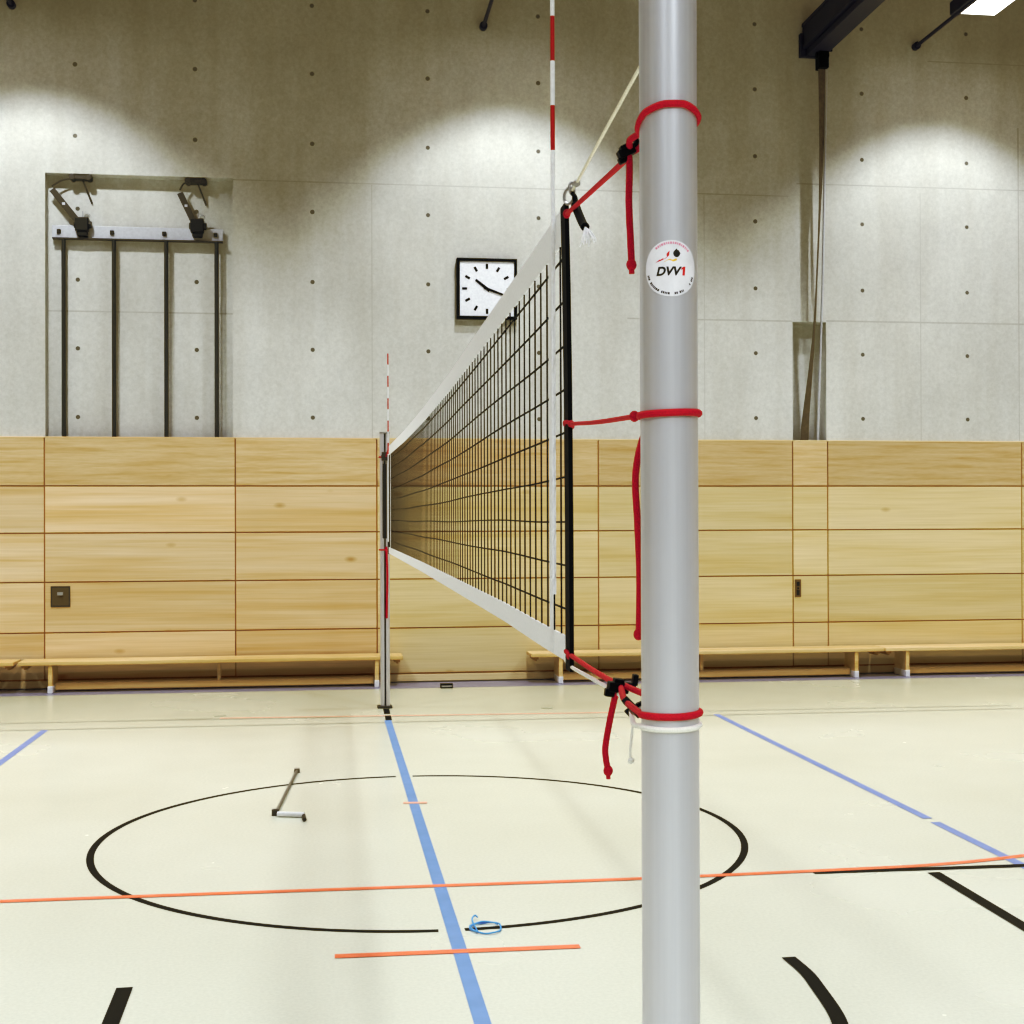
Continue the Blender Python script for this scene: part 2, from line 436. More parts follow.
m = MB(); m.cyl((PFX,PFY,2.62), (PFX,PFY,2.635), RP+.003, 32); m.build('end_cap', M['steel'], far, smooth=True)
m = MB(); m.box(PFX-.075, PFX+.065, PFY-.06, PFY+.06, 0, .022); m.build('floor_collar', M['darksteel'], far, bevel=.004)
m = MB(); m.box(PFX-.022, PFX+.016, PFY-RP-.03, PFY-RP+.004, 1.62, 2.33); m.build('winch_track', M['slot'], far, bevel=.004)
m = MB(); m.box(PFX-.03, PFX+.03, PFY-RP-.035, PFY-RP+.002, 2.36, 2.44); m.cyl((PFX-.035,PFY-RP-.02,2.4), (PFX+.035,PFY-RP-.02,2.4), .016, 12)
m.build('pulley', M['darksteel'], far, bevel=.003)

# sticker wrapped on the near post (front faces the camera)
TH0 = atan2(-PNX, -PNY) ; TH0 = atan2(0-PNX, 0-PNY)   # direction to the viewer, angle from +y towards +x
TH0 += -radians(5.5)
SZ, SR = 2.199, .0452
def wrap(u, v, lift):
    """sticker plane (u right, v up) -> post surface"""
    a = TH0 - u/RP
    r = RP+lift
    return (PNX+r*sin(a), PNY+r*cos(a), SZ+v)
def sdisc(m, cu, cv, ru, rv, lift, n=40, rings=8):
    b = len(m.v); m.v.append(wrap(cu, cv, lift))
    for j in range(1, rings+1):
        for k in range(n):
            a = 2*pi*k/n; m.v.append(wrap(cu+ru*j/rings*cos(a), cv+rv*j/rings*sin(a), lift))
    for k in range(n): m.face((b, b+1+k, b+1+(k+1)%n))
    for j in range(rings-1):
        for k in range(n):
            p = b+1+j*n
            m.face((p+k, p+n+k, p+n+(k+1)%n, p+(k+1)%n))
m = MB(); sdisc(m, 0, 0, SR, SR, .0006, 48, 10)
ST = m.build('sticker', M['stick'], near, label='round white sticker')
m = MB()
EV = -.003
def spoly(pts, lift=.0009): m.quad(*[wrap(u, v+EV, lift) for u, v in pts])
m.cur = 0                                           # red stroke of the emblem
spoly([(-.026, .0125), (-.021, .0155), (-.004, .0295), (-.0025, .031), (-.0035, .0235), (-.009, .0185), (-.016, .0155)])
m.cur = 1; sdisc(m, .0085, .0235, .0054, .0060, .0009, 24, 2)
spoly([(.012, .0262), (.0155, .0268), (.0125, .0285)]); spoly([(.006, .032), (.0085, .0345), (.0095, .0315)])
m.cur = 2; spoly([(-.012, .0135), (-.004, .0175), (.0085, .0185), (.009, .0155), (.004, .0138)])
m.build('emblem', [M['s_red'], M['s_blk'], M['s_yel']], ST)
m = MB(); m.cur = 0                                 # tiny unreadable print round the rim
EV = 0.
def rim(a0, a1, r0, r1, step, fill):
    a = a0
    while a < a1:
        w = step*random.uniform(.45, 1.0)
        if random.random() < fill:
            p = []
            for aa, r in ((a, r0), (a+w, r0), (a+w, r1), (a, r1)): p.append((r*sin(aa), r*cos(aa)))
            spoly(p)
        a += w+step*.35
rim(radians(108), radians(128), .0385, .0420, .07, .9)
rim(radians(150), radians(176), .0385, .0420, .07, .95)
rim(radians(184), radians(262), .0385, .0420, .07, .9)
m.build('rim_print', M['s_blk'], ST)
m = MB(); rim(radians(-38), radians(48), .0388, .0424, .08, .95)
m.build('rim_print', M['s_pink'], ST, label='pink print along the upper rim')
def text_on_sticker(txt, u0, v0, size, mat, lift=.0010, shear=.25, fat=.0):
    cu = bpy.data.curves.new('t', 'FONT'); cu.body = txt; cu.size = size; cu.shear = shear; cu.offset = fat; cu.align_x = 'LEFT'
    o = bpy.data.objects.new('t', cu); COL.objects.link(o)
    dg = bpy.context.evaluated_depsgraph_get(); me = bpy.data.meshes.new_from_object(o.evaluated_get(dg))
    mb = MB()
    for p in me.polygons:
        mb.quad(*[wrap(u0+me.vertices[i].co.x, v0+me.vertices[i].co.y, lift) for i in p.vertices])
    bpy.data.objects.remove(o); bpy.data.meshes.remove(me)
    return mb.build('lettering', mat, ST)
text_on_sticker('DVV', -.0245, -.0110, .0190, M['s_blk'], fat=.0007).name = 'lettering'
m = MB()
spoly([(.0178, -.0112), (.0218, -.0112), (.0232, .0028), (.0200, .0028), (.0162, .0002), (.0159, -.0026), (.0188, -.0010)], .0011)
m.build('numeral', M['s_red'], ST, label='red numeral one')

# ------------------------------------------------------------------ volleyball net
NY0, NY1 = 3.10, 12.72
def netx(y): return .55+(y-3.1)*.0036
TOP = [(3.06,2.525), (3.6,2.512), (4.7,2.492), (6.2,2.462), (7.9,2.447), (10.,2.448), (12.72,2.475)]
BOT = [(3.0,1.472), (3.5,1.474), (4.2,1.482), (6.,1.486), (8.,1.490), (12.72,1.487)]
def ztop(y): return interp(TOP, y)
def zbot(y): return interp(BOT, y)
NET = thing('volleyball_net', 'black mesh volleyball net with white top and bottom tapes', 'net', (.55, 7.9, 0))
ys = [NY0+(NY1-NY0)*i/96 for i in range(97)]
def ribbon(name, f0, f1, y0, y1, mat, th=.004, seg=60, parent=NET):
    m = MB(); b = 0
    for i in range(seg+1):
        y = y0+(y1-y0)*i/seg; x = netx(y)
        m.v += [(x-th/2,y,f0(y)), (x+th/2,y,f0(y)), (x+th/2,y,f1(y)), (x-th/2,y,f1(y))]
    for i in range(seg):
        for k in range(4): m.face((4*i+k, 4*i+(k+1)%4, 4*i+4+(k+1)%4, 4*i+4+k))
    m.face((0,1,2,3)); m.face((4*seg,4*seg+1,4*seg+2,4*seg+3))
    return m.build(name, mat, parent)
ribbon('top_tape', lambda y: ztop(y)-.083, ztop, 3.13, NY1-.03, M['tape'], .004)
ribbon('bottom_tape', zbot, lambda y: zbot(y)+.058, 3.11, NY1-.03, M['tape'], .004)
m = MB(); NR = 9
rc = .0025
y = 3.165; k = 0
def rowz(y, j): return (ztop(y)-.118)+(zbot(y)+.118-(ztop(y)-.118))*j/(NR-1)
while y < NY1-.03:
    n = 7
    m.tube([(netx(y), y, ztop(y)-.075+(zbot(y)+.125-ztop(y))*i/n) for i in range(n+1)], rc, 4, cap=False)
    y += .1005
for j in range(NR):
    pts = []
    for i in range(101):
        y = 3.09+(NY1-3.11)*i/100
        pts.append((netx(y)+.001, y, rowz(y, j)+.0016*sin(y*2.2+j*1.7)))
    m.tube(pts, rc, 4, cap=False)
m.build('netting', M['cord'], NET)
def band(name, pts0, w, mat, th=.008):          # vertical edge band through given (y, z) line
    m = MB(); b = 0
    for y, z in pts0:
        x = netx(y)
        m.v += [(x-th/2,y-w/2,z), (x+th/2,y-w/2,z), (x+th/2,y+w/2,z), (x-th/2,y+w/2,z)]
    for i in range(len(pts0)-1):
        for k in range(4): m.face((4*i+k, 4*i+(k+1)%4, 4*i+4+(k+1)%4, 4*i+4+k))
    m.face((0,1,2,3)); e = 4*len(pts0)-4; m.face((e,e+1,e+2,e+3))
    return m.build(name, mat, NET, bevel=.002)
band('edge_band', [(3.055,1.455), (3.058,1.8), (3.068,2.1), (3.085,2.35), (3.105,2.525)], .058, M['band'], .01)
band('edge_band', [(12.71,1.48), (12.71,2.48)], .08, M['band'], .012)
band('side_tape', [(3.295,1.475), (3.297,2.44)], .055, M['tape'], .006)
band('side_tape', [(12.25,1.487), (12.25,2.39)], .055, M['white'], .007)

# antennae
def antenna(y, x, z0, z1, label, zstripe0, step, r=.0052):
    m = MB(); z = z0; m.cur = 0
    n = 0; zz = zstripe0
    m.cyl((x,y,z0), (x,y,zz), r, 12)
    while zz < z1-1e-4:
        m.cur = 1 if n % 2 == 0 else 0
        m.cyl((x,y,zz), (x,y,min(z1, zz+step)), r, 12); zz += step; n += 1
    o = m.build('antenna', [M['white'], M['redpaint']], None, loc=(x,y,z0), smooth=True)
    return tag(o, label, 'antenna', 'net antennae')
antenna(3.215, netx(3.2)-.009, 1.62, 3.27, 'red and white striped net antenna at the near end of the net', 2.681, .107)
antenna(12.25, netx(12.25)-.022, 1.60, 3.285, 'red and white striped net antenna at the far end of the net', 2.385, .1)

# ------------------------------------------------------------------ cords and ropes at the near post
def around(a0, a1, r, zf, n=28):
    """points on the post: angle measured from +y (net side) towards +x"""
    out = []
    for i in range(n+1):
        a = a0+(a1-a0)*i/n
        out.append((PNX+r*sin(a), PNY+r*cos(a), zf(i/n)))
    return out
RC = .0058
def lock_mesh(m, c, ang, s=1.):
    rot = Matrix.Rotation(ang, 3, 'Y'); c = Vector(c)
    def bx(x0,x1,y0,y1,z0,z1): 
        m.box(c.x+x0*s, c.x+x1*s, c.y+y0*s, c.y+y1*s, c.z+z0*s, c.z+z1*s, rot, c)
    bx(-.020,.012,-.011,.011,-.010,.006); bx(-.024,-.006,-.007,.007,-.018,-.006); bx(-.012,.004,-.010,.010,.004,.012)
    bx(.008,.024,-.006,.006,-.002,.008); bx(.018,.026,-.008,.008,.004,.022)
# top rope: net corner -> cam lock -> round the post -> back to the lock; free tail with knot
def frontloop_top(t):       # t 0 = left/back of post ... 1 = right/back
    return interp([(0,2.432),(.10,2.440),(.22,2.453),(.38,2.461),(.55,2.462),(.75,2.452),(.9,2.446),(1,2.442)], t)
LK = Vector((.506, 2.245, 2.419))
t = thing('tension_rope', 'red tension rope from the top corner of the net to the near post', 'rope', tuple(LK), 'red tension ropes')
m = MB(); m.tube(spline([(.549,3.075,2.497), (.5295,2.675,2.4545), (.510,2.275,2.412)], 6), RC*.92, 8)
m.ball((.549,3.07,2.497), .009, 8, (1,1.4,1.2));
m.build('cord', M['red'], t, smooth=True)
loop = [(LK.x+.003, LK.y-.003, LK.z+.002), (.5045, 2.222, 2.43)] + around(radians(-62), radians(-310), RP+.0015, lambda s: frontloop_top(s)) + [(.56,2.224,2.437), (.535,2.236,2.428), (LK.x+.010, LK.y+.004, LK.z)]
m = MB(); m.tube(spline(loop, 4), RC, 8); m.build('loop', M['red'], t, smooth=True)
tail = spline([(.5075,2.243,2.410), (.508,2.241,2.39), (.5065,2.240,2.33), (.509,2.240,2.27), (.5105,2.240,2.232)], 8)
m = MB(); m.tube(tail, RC, 8); m.build('tail', M['red'], t, smooth=True)
m = MB(); m.ball((.5105,2.240,2.226), .0088, 10, (1,1,1.15)); m.tube([(.5105,2.24,2.222),(.511,2.24,2.211)], RC*.8, 8); m.build('end_knot', M['red'], t, smooth=True)
m = MB(); lock_mesh(m, LK, radians(-25), .92); m.build('cord_lock', M['black'], t, bevel=.002, label='black plastic cord lock')
# middle rope
t = thing('tension_rope', 'red tension rope from mid-height of the net edge to the near post', 'rope', (.505, 2.24, 1.98), 'red tension ropes')
m = MB(); m.tube(spline([(.549,3.03,2.014), (.53,2.64,1.99), (.512,2.27,1.972), (.509,2.215,1.969)], 6), RC*.78, 8); m.ball((.549,3.025,2.014), .008, 8, (1,1.6,1)); m.tube(spline([(.549,3.02,2.014),(.557,3.055,2.008),(.549,3.09,2.014),(.541,3.055,2.02)], 5, True), RC*.8, 8, True)
m.build('cord', M['red'], t, smooth=True)
m = MB(); m.tube(around(0, 2*pi, RP+.0012, lambda s: 1.969+.0015*sin(s*2*pi), 48)[:-1], RC*1.05, 8, True); m.ball((.5065,2.205,1.969), .0085, 8, (1,1,1.1)); m.build('loop', M['red'], t, smooth=True)
m = MB(); tl = spline([(.545,2.235,1.965), (.531,2.25,1.935), (.519,2.252,1.873), (.522,2.251,1.79), (.525,2.25,1.70), (.5235,2.25,1.61)], 8)
m.tube(tl, RC, 8); m.build('tail', M['red'], t, smooth=True)
m = MB(); m.ball((.5225,2.25,1.605), .0085, 8, (1,1,1.2)); m.build('end_knot', M['red'], t, smooth=True)
# bottom rope
LB = Vector((.532, 2.45, 1.492))
t = thing('tension_rope', 'red tension rope with hanging knotted tail from the bottom corner of the net', 'rope', tuple(LB), 'red tension ropes')
m = MB(); m.tube(spline([(.549,3.045,1.492), (.541,2.75,1.491), (.533,2.47,1.494)], 6), RC*.95, 8); m.ball((.549,3.045,1.492), .010, 8, (1,1.5,1.2)); m.tube(spline([(.549,3.03,1.492),(.557,3.055,1.485),(.549,3.085,1.492),(.541,3.055,1.50)], 5, True), RC*.8, 8, True)
m.build('cord', M['red'], t, smooth=True)
loop = [(LB.x+.002, LB.y-.01, LB.z)] + [(.517, 2.33, 1.483)] + around(radians(-68), radians(-300), RP+.0012, lambda s: interp([(0,1.481),(.2,1.483),(.5,1.484),(.8,1.486),(1,1.486)], s)) + [(.572,2.30,1.487), (.548,2.40,1.493), (LB.x+.012, LB.y, LB.z+.002)]
m = MB(); m.tube(spline(loop, 4), RC, 8); m.build('loop', M['red'], t, smooth=True)
tl = spline([(.527,2.447,1.486), (.5225,2.447,1.468), (.514,2.447,1.43), (.506,2.447,1.385), (.507,2.447,1.36), (.5105,2.447,1.343)], 8)
m = MB(); m.tube(tl, RC, 8); m.build('tail', M['red'], t, smooth=True)
m = MB(); m.ball((.5108,2.447,1.340), .0088, 10, (1,1,1.15)); m.tube([(.511,2.447,1.334),(.5112,2.447,1.325)], RC*.7, 8); m.build('end_knot', M['red'], t, smooth=True)
m = MB(); lock_mesh(m, (LB.x+.003, LB.y, LB.z+.001), radians(8), 1.15); m.build('cord_lock', M['black'], t, bevel=.002, label='black plastic cord lock')
# white bottom cord
t = thing('bottom_cord', 'white cord from the net bottom tape looped round the near post', 'cord', (.52, 2.29, 1.476))
m = MB(); m.tube(spline([(.55,3.12,1.478), (.55,3.05,1.466), (.542,2.75,1.472), (.53,2.45,1.480), (.521,2.31,1.476)], 6), .0042, 8); m.build('cord', M['whitecord'], t, smooth=True)
m = MB(); loop = [(.5205,2.30,1.472), (.509,2.23,1.457)] + around(radians(-72), radians(-290), RP+.001, lambda s: interp([(0,1.462),(.2,1.463),(.5,1.463),(.8,1.465),(1,1.467)], s)) + [(.565,2.26,1.468), (.526,2.31,1.476)]
m.tube(spline(loop, 4), .0045, 8); m.build('loop', M['whitecord'], t, smooth=True)
m = MB(); m.bar((.5125,2.31,1.487), (.529,2.27,1.467), .013, .012); m.bar((.528,2.29,1.480), (.542,2.26,1.492), .007, .008); m.bar((.5125,2.30,1.470), (.5185,2.29,1.463), .008, .01); m.build('hook', M['black'], t, bevel=.0015)
m = MB(); m.tube(spline([(.525,2.30,1.458), (.522,2.30,1.43), (.519,2.30,1.40), (.520,2.30,1.385)], 6), .0022, 6); m.ball((.520,2.30,1.384), .006, 8)
m.build('free_end', M['whitecord'], t, smooth=True)
# net cable at the top
t = thing('net_cable', 'cream net cable running up from the top tape to the near post', 'cable', (.55, 3.0, 2.535))
m = MB(); a = Vector((.55,3.0,2.5345)); b = Vector((.552,2.212,2.608)); 
m.tube([a+(b-a)*i/8 for i in range(9)], .0033, 8); m.build('cord', M['cable'], t, smooth=True)
def ring(m, c, r, rt, n=20, tilt=0.):
    rot = Matrix.Rotation(tilt, 3, 'Z')
    m.tube([Vector(c)+rot @ Vector((0, r*cos(2*pi*i/n), r*sin(2*pi*i/n))) for i in range(n)], rt, 8, True)
m = MB(); ring(m, (.55,3.045,2.532), .018, .0036, tilt=.5); ring(m, (.55,3.01,2.540), .013, .0034, tilt=-.6)
m.build('shackle', M['steel'], t, smooth=True, label='steel shackle')
m = MB(); m.ball((.551,2.955,2.539), .008, 8, (1,2,1)); m.build('crimp', M['steel'], t, smooth=True)
m = MB(); m.tube(spline([(.55,3.01,2.532), (.552,2.985,2.515), (.552,2.972,2.492), (.553,2.90,2.44), (.553,2.868,2.424)], 6), [.005]*6+[.006]*5+[.0095]*14, 10); m.build('end_sleeve', M['band'], t, smooth=True, label='black tape sleeve')
m = MB()
for i in range(26):
    p = Vector((.553,2.868,2.424)); d = Vector((random.uniform(-.35,.75), random.uniform(-.7,.0), -1.)).normalized(); ln = random.uniform(.026, .050)
    m.tube(spline([p, p+d*ln*.5+Vector((random.uniform(-.003,.003),0,.002)), p+d*ln], 4), .0014, 5)
m.build('frayed_end', M['white'], t, label='white frayed strands')
# far ropes
t = thing('tension_rope', 'short red tension rope tying the net top to the far post', 'rope', (.566, 13.04, 2.42), 'red tension ropes')
m = MB(); m.tube(spline([(.584,12.74,2.45), (.58,12.9,2.42), (.575,13.04,2.395)], 6), .006, 8); m.build('cord', M['red'], t, smooth=True)
m = MB(); m.tube([(PFX+(RP+.005)*sin(2*pi*i/24), PFY+(RP+.005)*cos(2*pi*i/24), 2.395) for i in range(24)], .007, 8, True); m.build('loop', M['red'], t, smooth=True)
t = thing('tension_rope', 'red rope hanging down the far post from the bottom of the net', 'rope', (.575, 13.0, 1.55), 'red tension ropes')
m = MB(); m.tube(spline([(.584,12.74,1.50), (.578,12.88,1.50), (.572,13.04,1.51)], 6), .006, 8); m.build('cord', M['red'], t, smooth=True)
m = MB(); m.tube([(PFX+(RP+.005)*sin(2*pi*i/24), PFY+(RP+.005)*cos(2*pi*i/24), 1.51) for i in range(24)], .007, 8, True); m.build('loop', M['red'], t, smooth=True)
m = MB(); m.tube(spline([(.576,13.03,1.54), (.585,13.02,1.3), (.582,13.025,1.05), (.578,13.03,.86)], 8), .011, 8); m.build('tail', M['red'], t, smooth=True)

# ------------------------------------------------------------------ wall clock
CXK, CZK, HK = 1.791, 4.361, .337
YC = YW-.09
t = thing('wall_clock', 'square black-framed clock with white face on the concrete wall', 'clock', (CXK, YW, CZK))
m = MB(); e = HK; w = .032
m.box(CXK-e, CXK+e, YC, YW, CZK+e-w, CZK+e); m.box(CXK-e, CXK+e, YC, YW, CZK-e, CZK-e+w)
m.box(CXK-e, CXK-e+w, YC, YW, CZK-e+w, CZK+e-w); m.box(CXK+e-w, CXK+e, YC, YW, CZK-e+w, CZK+e-w)
m.build('frame', M['black'], t, bevel=.003)
m = MB(); m.box(CXK-e+w, CXK+e-w, YC+.02, YC+.03, CZK-e+w, CZK+e-w); m.build('face', M['clockwhite'], t)
for h in range(12):
    a = 2*pi*h/12; d = Vector((sin(a),0,cos(a))); c = Vector((CXK, YC+.018, CZK))
    m = MB(); m.bar(c+d*.222, c+d*.278, .026, .003); m.build('hour_mark', M['black'], t)
def hand(name, deg, ln, back, w0, w1, y):
    a = radians(deg); d = Vector((sin(a),0,cos(a))); s = Vector((cos(a),0,-sin(a))); c = Vector((CXK, y, CZK))
    m = MB(); P = [c-d*back-s*w0/2, c-d*back+s*w0/2, c+d*ln+s*w1/2, c+d*ln-s*w1/2]
    m.v = [tuple(p) for p in P]+[tuple(p+Vector((0,.003,0))) for p in P]
    for f in ((0,1,2,3),(4,5,6,7),(0,1,5,4),(1,2,6,5),(2,3,7,6),(3,0,4,7)): m.face(f)
    m.build(name, M['black'], t)
hand('hour_hand', 308, .16, .035, .036, .026, YC+.012)
hand('minute_hand', 109.5, .205, .035, .030, .018, YC+.007)

# ------------------------------------------------------------------ climbing poles folded away in the left recess
YR = 15.215
t = thing('climbing_pole_frame', 'four dark climbing poles on a pale rail stowed in the wall recess', 'climbing frame', (-1.98, YR, 0))
m = MB(); m.box(-2.91, -1.10, YR+.02, YR+.045, 4.845, 4.985); m.cur = 1; m.box(-2.90, -1.10, YR-.02, YR+.045, 4.832, 4.848)
m.build('rail', [M['rail'], M['darksteel']], t, bevel=.003)
for x in (-2.784, -2.258, -1.705, -1.168):
    m = MB(); m.cyl((x,YR,0.0), (x,YR,4.84), .023, 14); m.build('pole', M['bronze'], t, smooth=True)
for x in (-2.837, -2.28, -1.728, -1.181):
    m = MB(); m.box(x-.02, x+.02, YR, YR+.022, 4.895, 4.94); m.build('bolt', M['slot'], t, bevel=.004)
def swing(top, bot, boxc, brk):
    m = MB(); m.bar((top[0],YR-.02,top[1]), (bot[0],YR-.03,bot[1]), .065, .02); a = m.build('swing_arm', M['darksteel'], t, bevel=.003)
    d = Vector((bot[0]-top[0],0,bot[1]-top[1])); p = Vector((top[0],YR-.033,top[1]))+d*.45
    m = MB(); m.box(p.x-.016, p.x+.016, p.y-.004, p.y+.004, p.z-.014, p.z+.014); m.build('bolt', M['rail'], a)
    m = MB(); x, z = boxc
    m.box(x-.07, x+.07, YR-.08, YR+.02, z-.07, z+.075); m.cyl((x-.085,YR-.03,z), (x+.10,YR-.03,z), .04, 12); m.box(x-.05, x+.055, YR-.06, YR+.03, z-.12, z-.05)
    m.build('hinge', M['hinge'], t, bevel=.012)
    m = MB(); m.cyl((x+.055,YR-.06,z+.08), (x+.055,YR-.02,z+.10), .03, 12); m.box(x+.005, x+.02, YR-.07, YR-.05, z+.06, z+.14); m.build('latch', M['steel'], t)
    m = MB(); bx, bz = brk
    m.box(bx-.115, bx+.115, YR-.06, YR+.06, bz-.02, bz+.03); m.cyl((bx-.085,YR-.075,bz), (bx-.085,YR+.05,bz), .033, 14); m.cyl((bx+.085,YR-.075,bz), (bx+.085,YR+.05,bz), .033, 14)
    m.build('ceiling_bracket', M['darksteel'], t, bevel=.004)
    m = MB(); m.tube(spline([(bx-.1,YR-.02,bz-.01), ((bx-.1+top[0])/2,YR-.03,(bz+top[1])/2+.03), (top[0],YR-.03,top[1]+.03)], 6), .009, 6); m.build('cable', M['darksteel'], t)
    m = MB(); m.bar((bx+.02,YR-.02,bz-.02), (x+.09,YR+.06,z+.25), .02, .012); m.build('stay', M['darksteel'], t)
swing((-2.90,5.36), (-2.63,5.02), (-2.585,4.985), (-2.60,5.492))
swing((-1.556,5.36), (-1.41,5.05), (-1.372,5.0), (-1.385,5.488))

# ------------------------------------------------------------------ track beam, hanging strap and pole at the right
t = thing('track_beam', 'dark steel track beam running out from the concrete wall above the pole', 'beam', (5.66, YW, 7.3))
m = MB(); m.box(5.46, 5.70, 7.2, YW-.02, 7.46, 7.50); m.box(5.46, 5.70, 7.2, YW-.02, 7.20, 7.245); m.box(5.47, 5.69, 7.2, YW-.02, 7.24, 7.47)
m.box(5.50, 5.72, 7.2, YW-.02, 7.12, 7.19); m.build('girder', M['beam'], t, bevel=.004)
m = MB(); m.box(5.43, 5.72, YW-.06, YW, 7.11, 7.38); m.build('wall_plate', M['beam'], t, bevel=.004)
for yy in (12.0, 9.0):
    m = MB(); m.cyl((5.58,yy,7.48), (5.58,yy,ZC), .03, 12); m.build('hanger_rod', M['beam'], t, smooth=True)
m = MB(); m.box(5.585, 5.70, YW-.26, YW-.12, 6.93, 7.12); m.cyl((5.57,YW-.19,7.09), (5.72,YW-.19,7.09), .035, 14); m.cyl((5.72,YW-.2,7.15), (5.76,YW-.2,7.15), .02, 10)
m.build('trolley', M['black'], t, bevel=.006)
m = MB()
P = [(5.64,14.95,6.94), (5.64,14.96,6.3), (5.625,14.98,5.5), (5.60,15.0,4.8), (5.575,15.04,4.06), (5.545,15.1,3.5), (5.515,15.2,2.9), (5.51,15.23,2.55)]
W = [.046, .046, .042, .036, .032, .034, .045, .05]
pp = spline(P, 6); n = len(pp)
for i, p in enumerate(pp):
    f = i/(n-1)*(len(P)-1); w = interp(list(enumerate(W)), f); a = .1+1.15*sin(pi*min(1,f/6.2))*.9
    s = Vector((cos(a), sin(a), 0))*w; nn = Vector((-sin(a), cos(a), 0))*.006
    m.v += [tuple(p-s-nn), tuple(p+s-nn), tuple(p+s+nn), tuple(p-s+nn)]
for i in range(n-1):
    for k in range(4): m.face((4*i+k, 4*i+(k+1)%4, 4*i+4+(k+1)%4, 4*i+4+k))
m.face((0,1,2,3)); m.face((4*n-4,4*n-3,4*n-2,4*n-1))
o = m.build('hanging_strap', M['strap'], None, loc=(5.64,14.95,6.94)); tag(o, 'brown strap hanging twisted from the track beam into the narrow recess', 'strap')
m = MB(); m.tube([(5.695,14.95,6.95), (5.67,15.03,4.6), (5.66,15.2,2.6), (5.66,15.22,2.3)], .014, 10)
o = m.build('hanging_pole', M['rail'], None, loc=(5.695,14.95,6.95), smooth=True); tag(o, 'thin pale pole hanging beside the brown strap into the narrow recess', 'pole')

# ------------------------------------------------------------------ hall lamps on wall-mounted tubes
def hall_lamp(x, label, first=False):
    t = thing('hall_lamp', label, 'lamp', (x, YW, 7.30), 'hall lamps')
    m = MB(); m.cyl((x,YW,7.30), (x,9.5,7.30), .022, 12); m.build('support_tube', M['beam'], t, smooth=True)
    m = MB(); m.cyl((x,YW,7.30), (x,YW-.07,7.30), .045, 14); m.build('wall_socket', M['beam'], t, smooth=True)
    x0, x1, y0, y1 = x+.045, x+.47, 12.6, 14.13
    m = MB(); m.box(x0-.10, x0, y0, y1, 7.30, 7.44); m.box(x0, x1, y0, y1, 7.40, 7.46)
    m.box(x0, x0+.012, y0, y1, 7.32, 7.40); m.box(x1-.012, x1, y0, y1, 7.32, 7.40); m.box(x0, x1, y0, y0+.012, 7.32, 7.40); m.box(x0, x1, y1-.012, y1, 7.32, 7.40)
    m.build('housing', M['beam'], t, bevel=.003)
    m = MB(); m.box(x0+.012, x1-.012, y0+.012, y1-.012, 7.322, 7.335); m.build('diffuser', M['lamp'], t)
    return t
hall_lamp(6.846, 'lit hall lamp with bright diffuser on a dark tube, right of the track beam')
hall_lamp(1.764, 'hall lamp tube end fixed to the concrete high above the clock')
hall_lamp(-3.30, 'hall lamp tube end fixed to the concrete in the upper left corner')

# ------------------------------------------------------------------ gym benches
def make_bench(x0, x1, l1, l2, mid, label):
    t = thing('gym_bench', label, 'bench', (x0, 14.84, 0), 'gym benches along the wall')
    def bd(name, mat, *b, bev=.004, lab=None):
        m = MB(); m.t = (random.random(), random.random(), random.random()); m.box(*b); return m.build(name, mat, t, bevel=bev)
    bd('seat', M['bench'], x0, x1, 14.71, 15.06, .290, .330, bev=.006)
    bd('balance_beam', M['bench'], l1+.03, l2-.03, 14.84, 14.94, .022, .095, bev=.005)
    for lx in (l1, l2):
        m = MB(); m.t = (random.random(), .7, random.random())
        m.box(lx-.022, lx+.022, 14.725, 15.04, .05, .291); lg = m.build('leg', M['bench'], t, bevel=.004)
        m = MB(); m.box(lx-.026, lx+.026, 14.718, 15.047, 0, .075); m.build('foot_cap', M['footcap'], lg, bevel=.006, label='white rubber foot')
    bd('brace', M['bench'], mid-.018, mid+.018, 14.845, 14.935, .094, .291)
    for hx in (x0+.06, x1-.06):
        m = MB(); m.box(hx-.035, hx+.03, 14.76, 14.99, .262, .291); m.box(hx-.012, hx+.012, 14.765, 14.985, .245, .265); m.build('hook', M['groove'], t, bevel=.004)
    return t
b1 = make_bench(-3.157, .828, -2.837, .548, -1.124, 'long low wooden gym bench along the panels left of the far post')
make_bench(2.221, 6.255, 2.552, 5.934, 4.172, 'long low wooden gym bench behind the near post against the panels')
make_bench(6.270, 10.3, 6.538, 9.95, 8.25, 'low wooden gym bench cut by the right edge of the photo')
b0 = copy_tree(b1); b0.location.x = -3.157-4.03; b0['label'] = 'end of a wooden gym bench at the left edge of the photo'

# ------------------------------------------------------------------ small things on the floor
t = thing('net_crank', 'bent metal net crank with pale grip lying in the floor circle', 'crank', (-.30, 8.45, 0))
m = MB(); m.tube([(-.300,8.46,.013), (-.203,9.84,.013)], .010, 10); m.box(-.222,-.183,9.83,9.88,.0,.026); m.build('shaft', M['crank'], t, smooth=False)
m = MB(); m.cyl((-.305,8.44,.0), (-.305,8.44,.036), .022, 12); m.build('elbow', M['darksteel'], t)
m = MB(); m.tube([(-.29,8.40,.016), (-.13,8.355,.016)], .016, 12); m.build('grip', M['footcap'], t, smooth=True, label='pale plastic grip')
m = MB(); m.tube([(-.132,8.356,.012), (-.126,8.24,.012)], .012, 10); m.build('crank_end', M['darksteel'], t)
lp = []
for i in range(44):
    a = 2*pi*i/28+.6; r = 1+.05*sin(i*.7)
    lp.append((.696+.068*r*cos(a), 5.962+.078*r*sin(a), .006+.004*(i > 26)+.002*sin(i)))
lp += [(.645,6.03,.012), (.648,6.08,.016), (.664,6.115,.018), (.674,6.105,.012)]
m = MB(); m.tube(spline(lp, 3), .0038, 6)
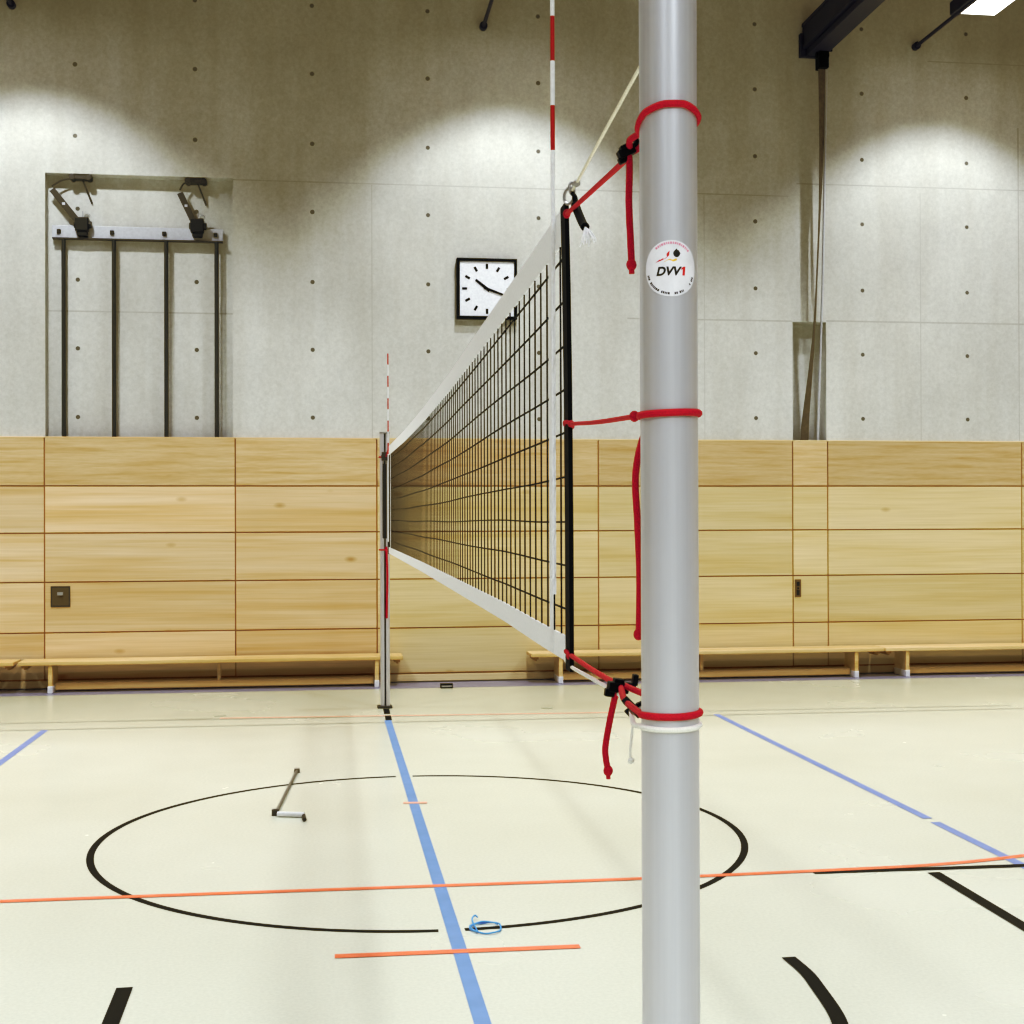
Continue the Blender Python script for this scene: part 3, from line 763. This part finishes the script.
o = m.build('cord_loop', M['loopblue'], None, loc=(.696,5.96,0), smooth=True); tag(o, 'small light blue cord loop lying on the floor beside the blue line', 'cord')
m = MB(); m.box(1.215, 1.345, 14.50, 14.58, 0, .045); m.cur = 1; m.box(1.222, 1.338, 14.497, 14.501, .014, .030)
o = m.build('floor_block', [M['black'], M['steel']], None, loc=(1.28,14.54,0), bevel=.003); tag(o, 'small black block on the floor between two benches', 'block')
for x, yv, lb in ((-.962, 12.80, 'flat grey floor socket cover left of the far post'), (2.089, 12.84, 'flat grey floor socket cover in front of the middle bench')):
    m = MB(); m.cyl((x,yv,0), (x,yv,.004), .055, 20); m.cyl((x,yv,.004), (x,yv,.0055), .02, 12)
    o = m.build('socket_cover', M['l_grey'], None, loc=(x,yv,0)); tag(o, lb, 'cover', 'floor socket covers')

# ------------------------------------------------------------------ light
P1, P2 = 590, 400
def spot(x, y, z, power, deg, blend, rad=.12, col=(.93,.985,1.0)):
    d = bpy.data.lights.new('hall_and_fill_spot', 'SPOT'); d.energy = power; d.spot_size = radians(deg); d.spot_blend = blend
    d.shadow_soft_size = rad; d.color = col
    o = bpy.data.objects.new('hall_and_fill_spot', d); COL.objects.link(o); o.location = (x,y,z); return o
def area(x, y, z, sx, sy, power, spread=180, col=(.93,.985,1.0)):
    d = bpy.data.lights.new('hall_row_light', 'AREA'); d.shape = 'RECTANGLE'; d.size = sx; d.size_y = sy; d.energy = power
    d.spread = radians(spread); d.color = col
    o = bpy.data.objects.new('hall_row_light', d); COL.objects.link(o); o.location = (x,y,z); return o
for x in (-8.1, -3.05, 2.0, 7.08, 12.2):
    o = spot(x, YW-2.0, 7.31, P1, 138, .32); o.scale = (.56, 1, 1)
    for y, p in ((10.7, 1.58), (7.2, .62), (3.8, .55), (-.8, .8), (-4.5, 3.9)):  # rows behind the camera are unseen fill, added to brighten the near post
        if y < -4 and not -4 < x < 3: continue
        o = spot(x, y, 7.31, P2*p, 136, .6, .3, (.86, .94, 1.) if y < -4 else (.93, .985, 1.)); o.scale = (.7, 1, 1)
w = bpy.data.worlds.new('hall_world'); bpy.context.scene.world = w; w.use_nodes = True
w.node_tree.nodes['Background'].inputs[0].default_value = (.9, .85, .75, 1); w.node_tree.nodes['Background'].inputs[1].default_value = .02

# ------------------------------------------------------------------ camera
F, YAW, PITCH, ROLL = 1365., radians(7.8), math.atan(7/1365), radians(.18)
fw = Vector((sin(YAW)*cos(PITCH), cos(YAW)*cos(PITCH), sin(PITCH)))
r0 = Vector((cos(YAW), -sin(YAW), 0)); u0 = r0.cross(fw)
r = cos(ROLL)*r0-sin(ROLL)*u0; u = sin(ROLL)*r0+cos(ROLL)*u0
cd = bpy.data.cameras.new('camera'); cd.sensor_width = 36; cd.lens = 36*F/1024; cd.clip_start = .05; cd.clip_end = 100
cam = bpy.data.objects.new('camera', cd); COL.objects.link(cam)
cam.matrix_world = Matrix(((r.x,u.x,-fw.x,0), (r.y,u.y,-fw.y,0), (r.z,u.z,-fw.z,1.80), (0,0,0,1)))
sc = bpy.context.scene; sc.camera = cam
sc.view_settings.view_transform = 'Standard'; sc.view_settings.look = 'None'; sc.view_settings.exposure = 0.
# camera response: warm, slightly deep shadows like the phone picture
sc.view_settings.use_curve_mapping = True
cm = sc.view_settings.curve_mapping
for ci, pts in ((0, [(.025, .012), (.07, .048), (.185, .126), (.36, .345), (.6, .6)]), (1, [(.025, .0115), (.06, .034), (.17, .098), (.36, .338), (.6, .60)]), (2, [(.025, .0105), (.06, .022), (.12, .042), (.2, .125), (.38, .372), (.7, .72)])):
    for px, py in pts: cm.curves[ci].points.new(px, py)
cm.update()
try:
    sc.cycles.max_bounces = 8; sc.cycles.diffuse_bounces = 5; sc.cycles.use_denoising = True; sc.cycles.sample_clamp_indirect = 4.
except Exception: pass
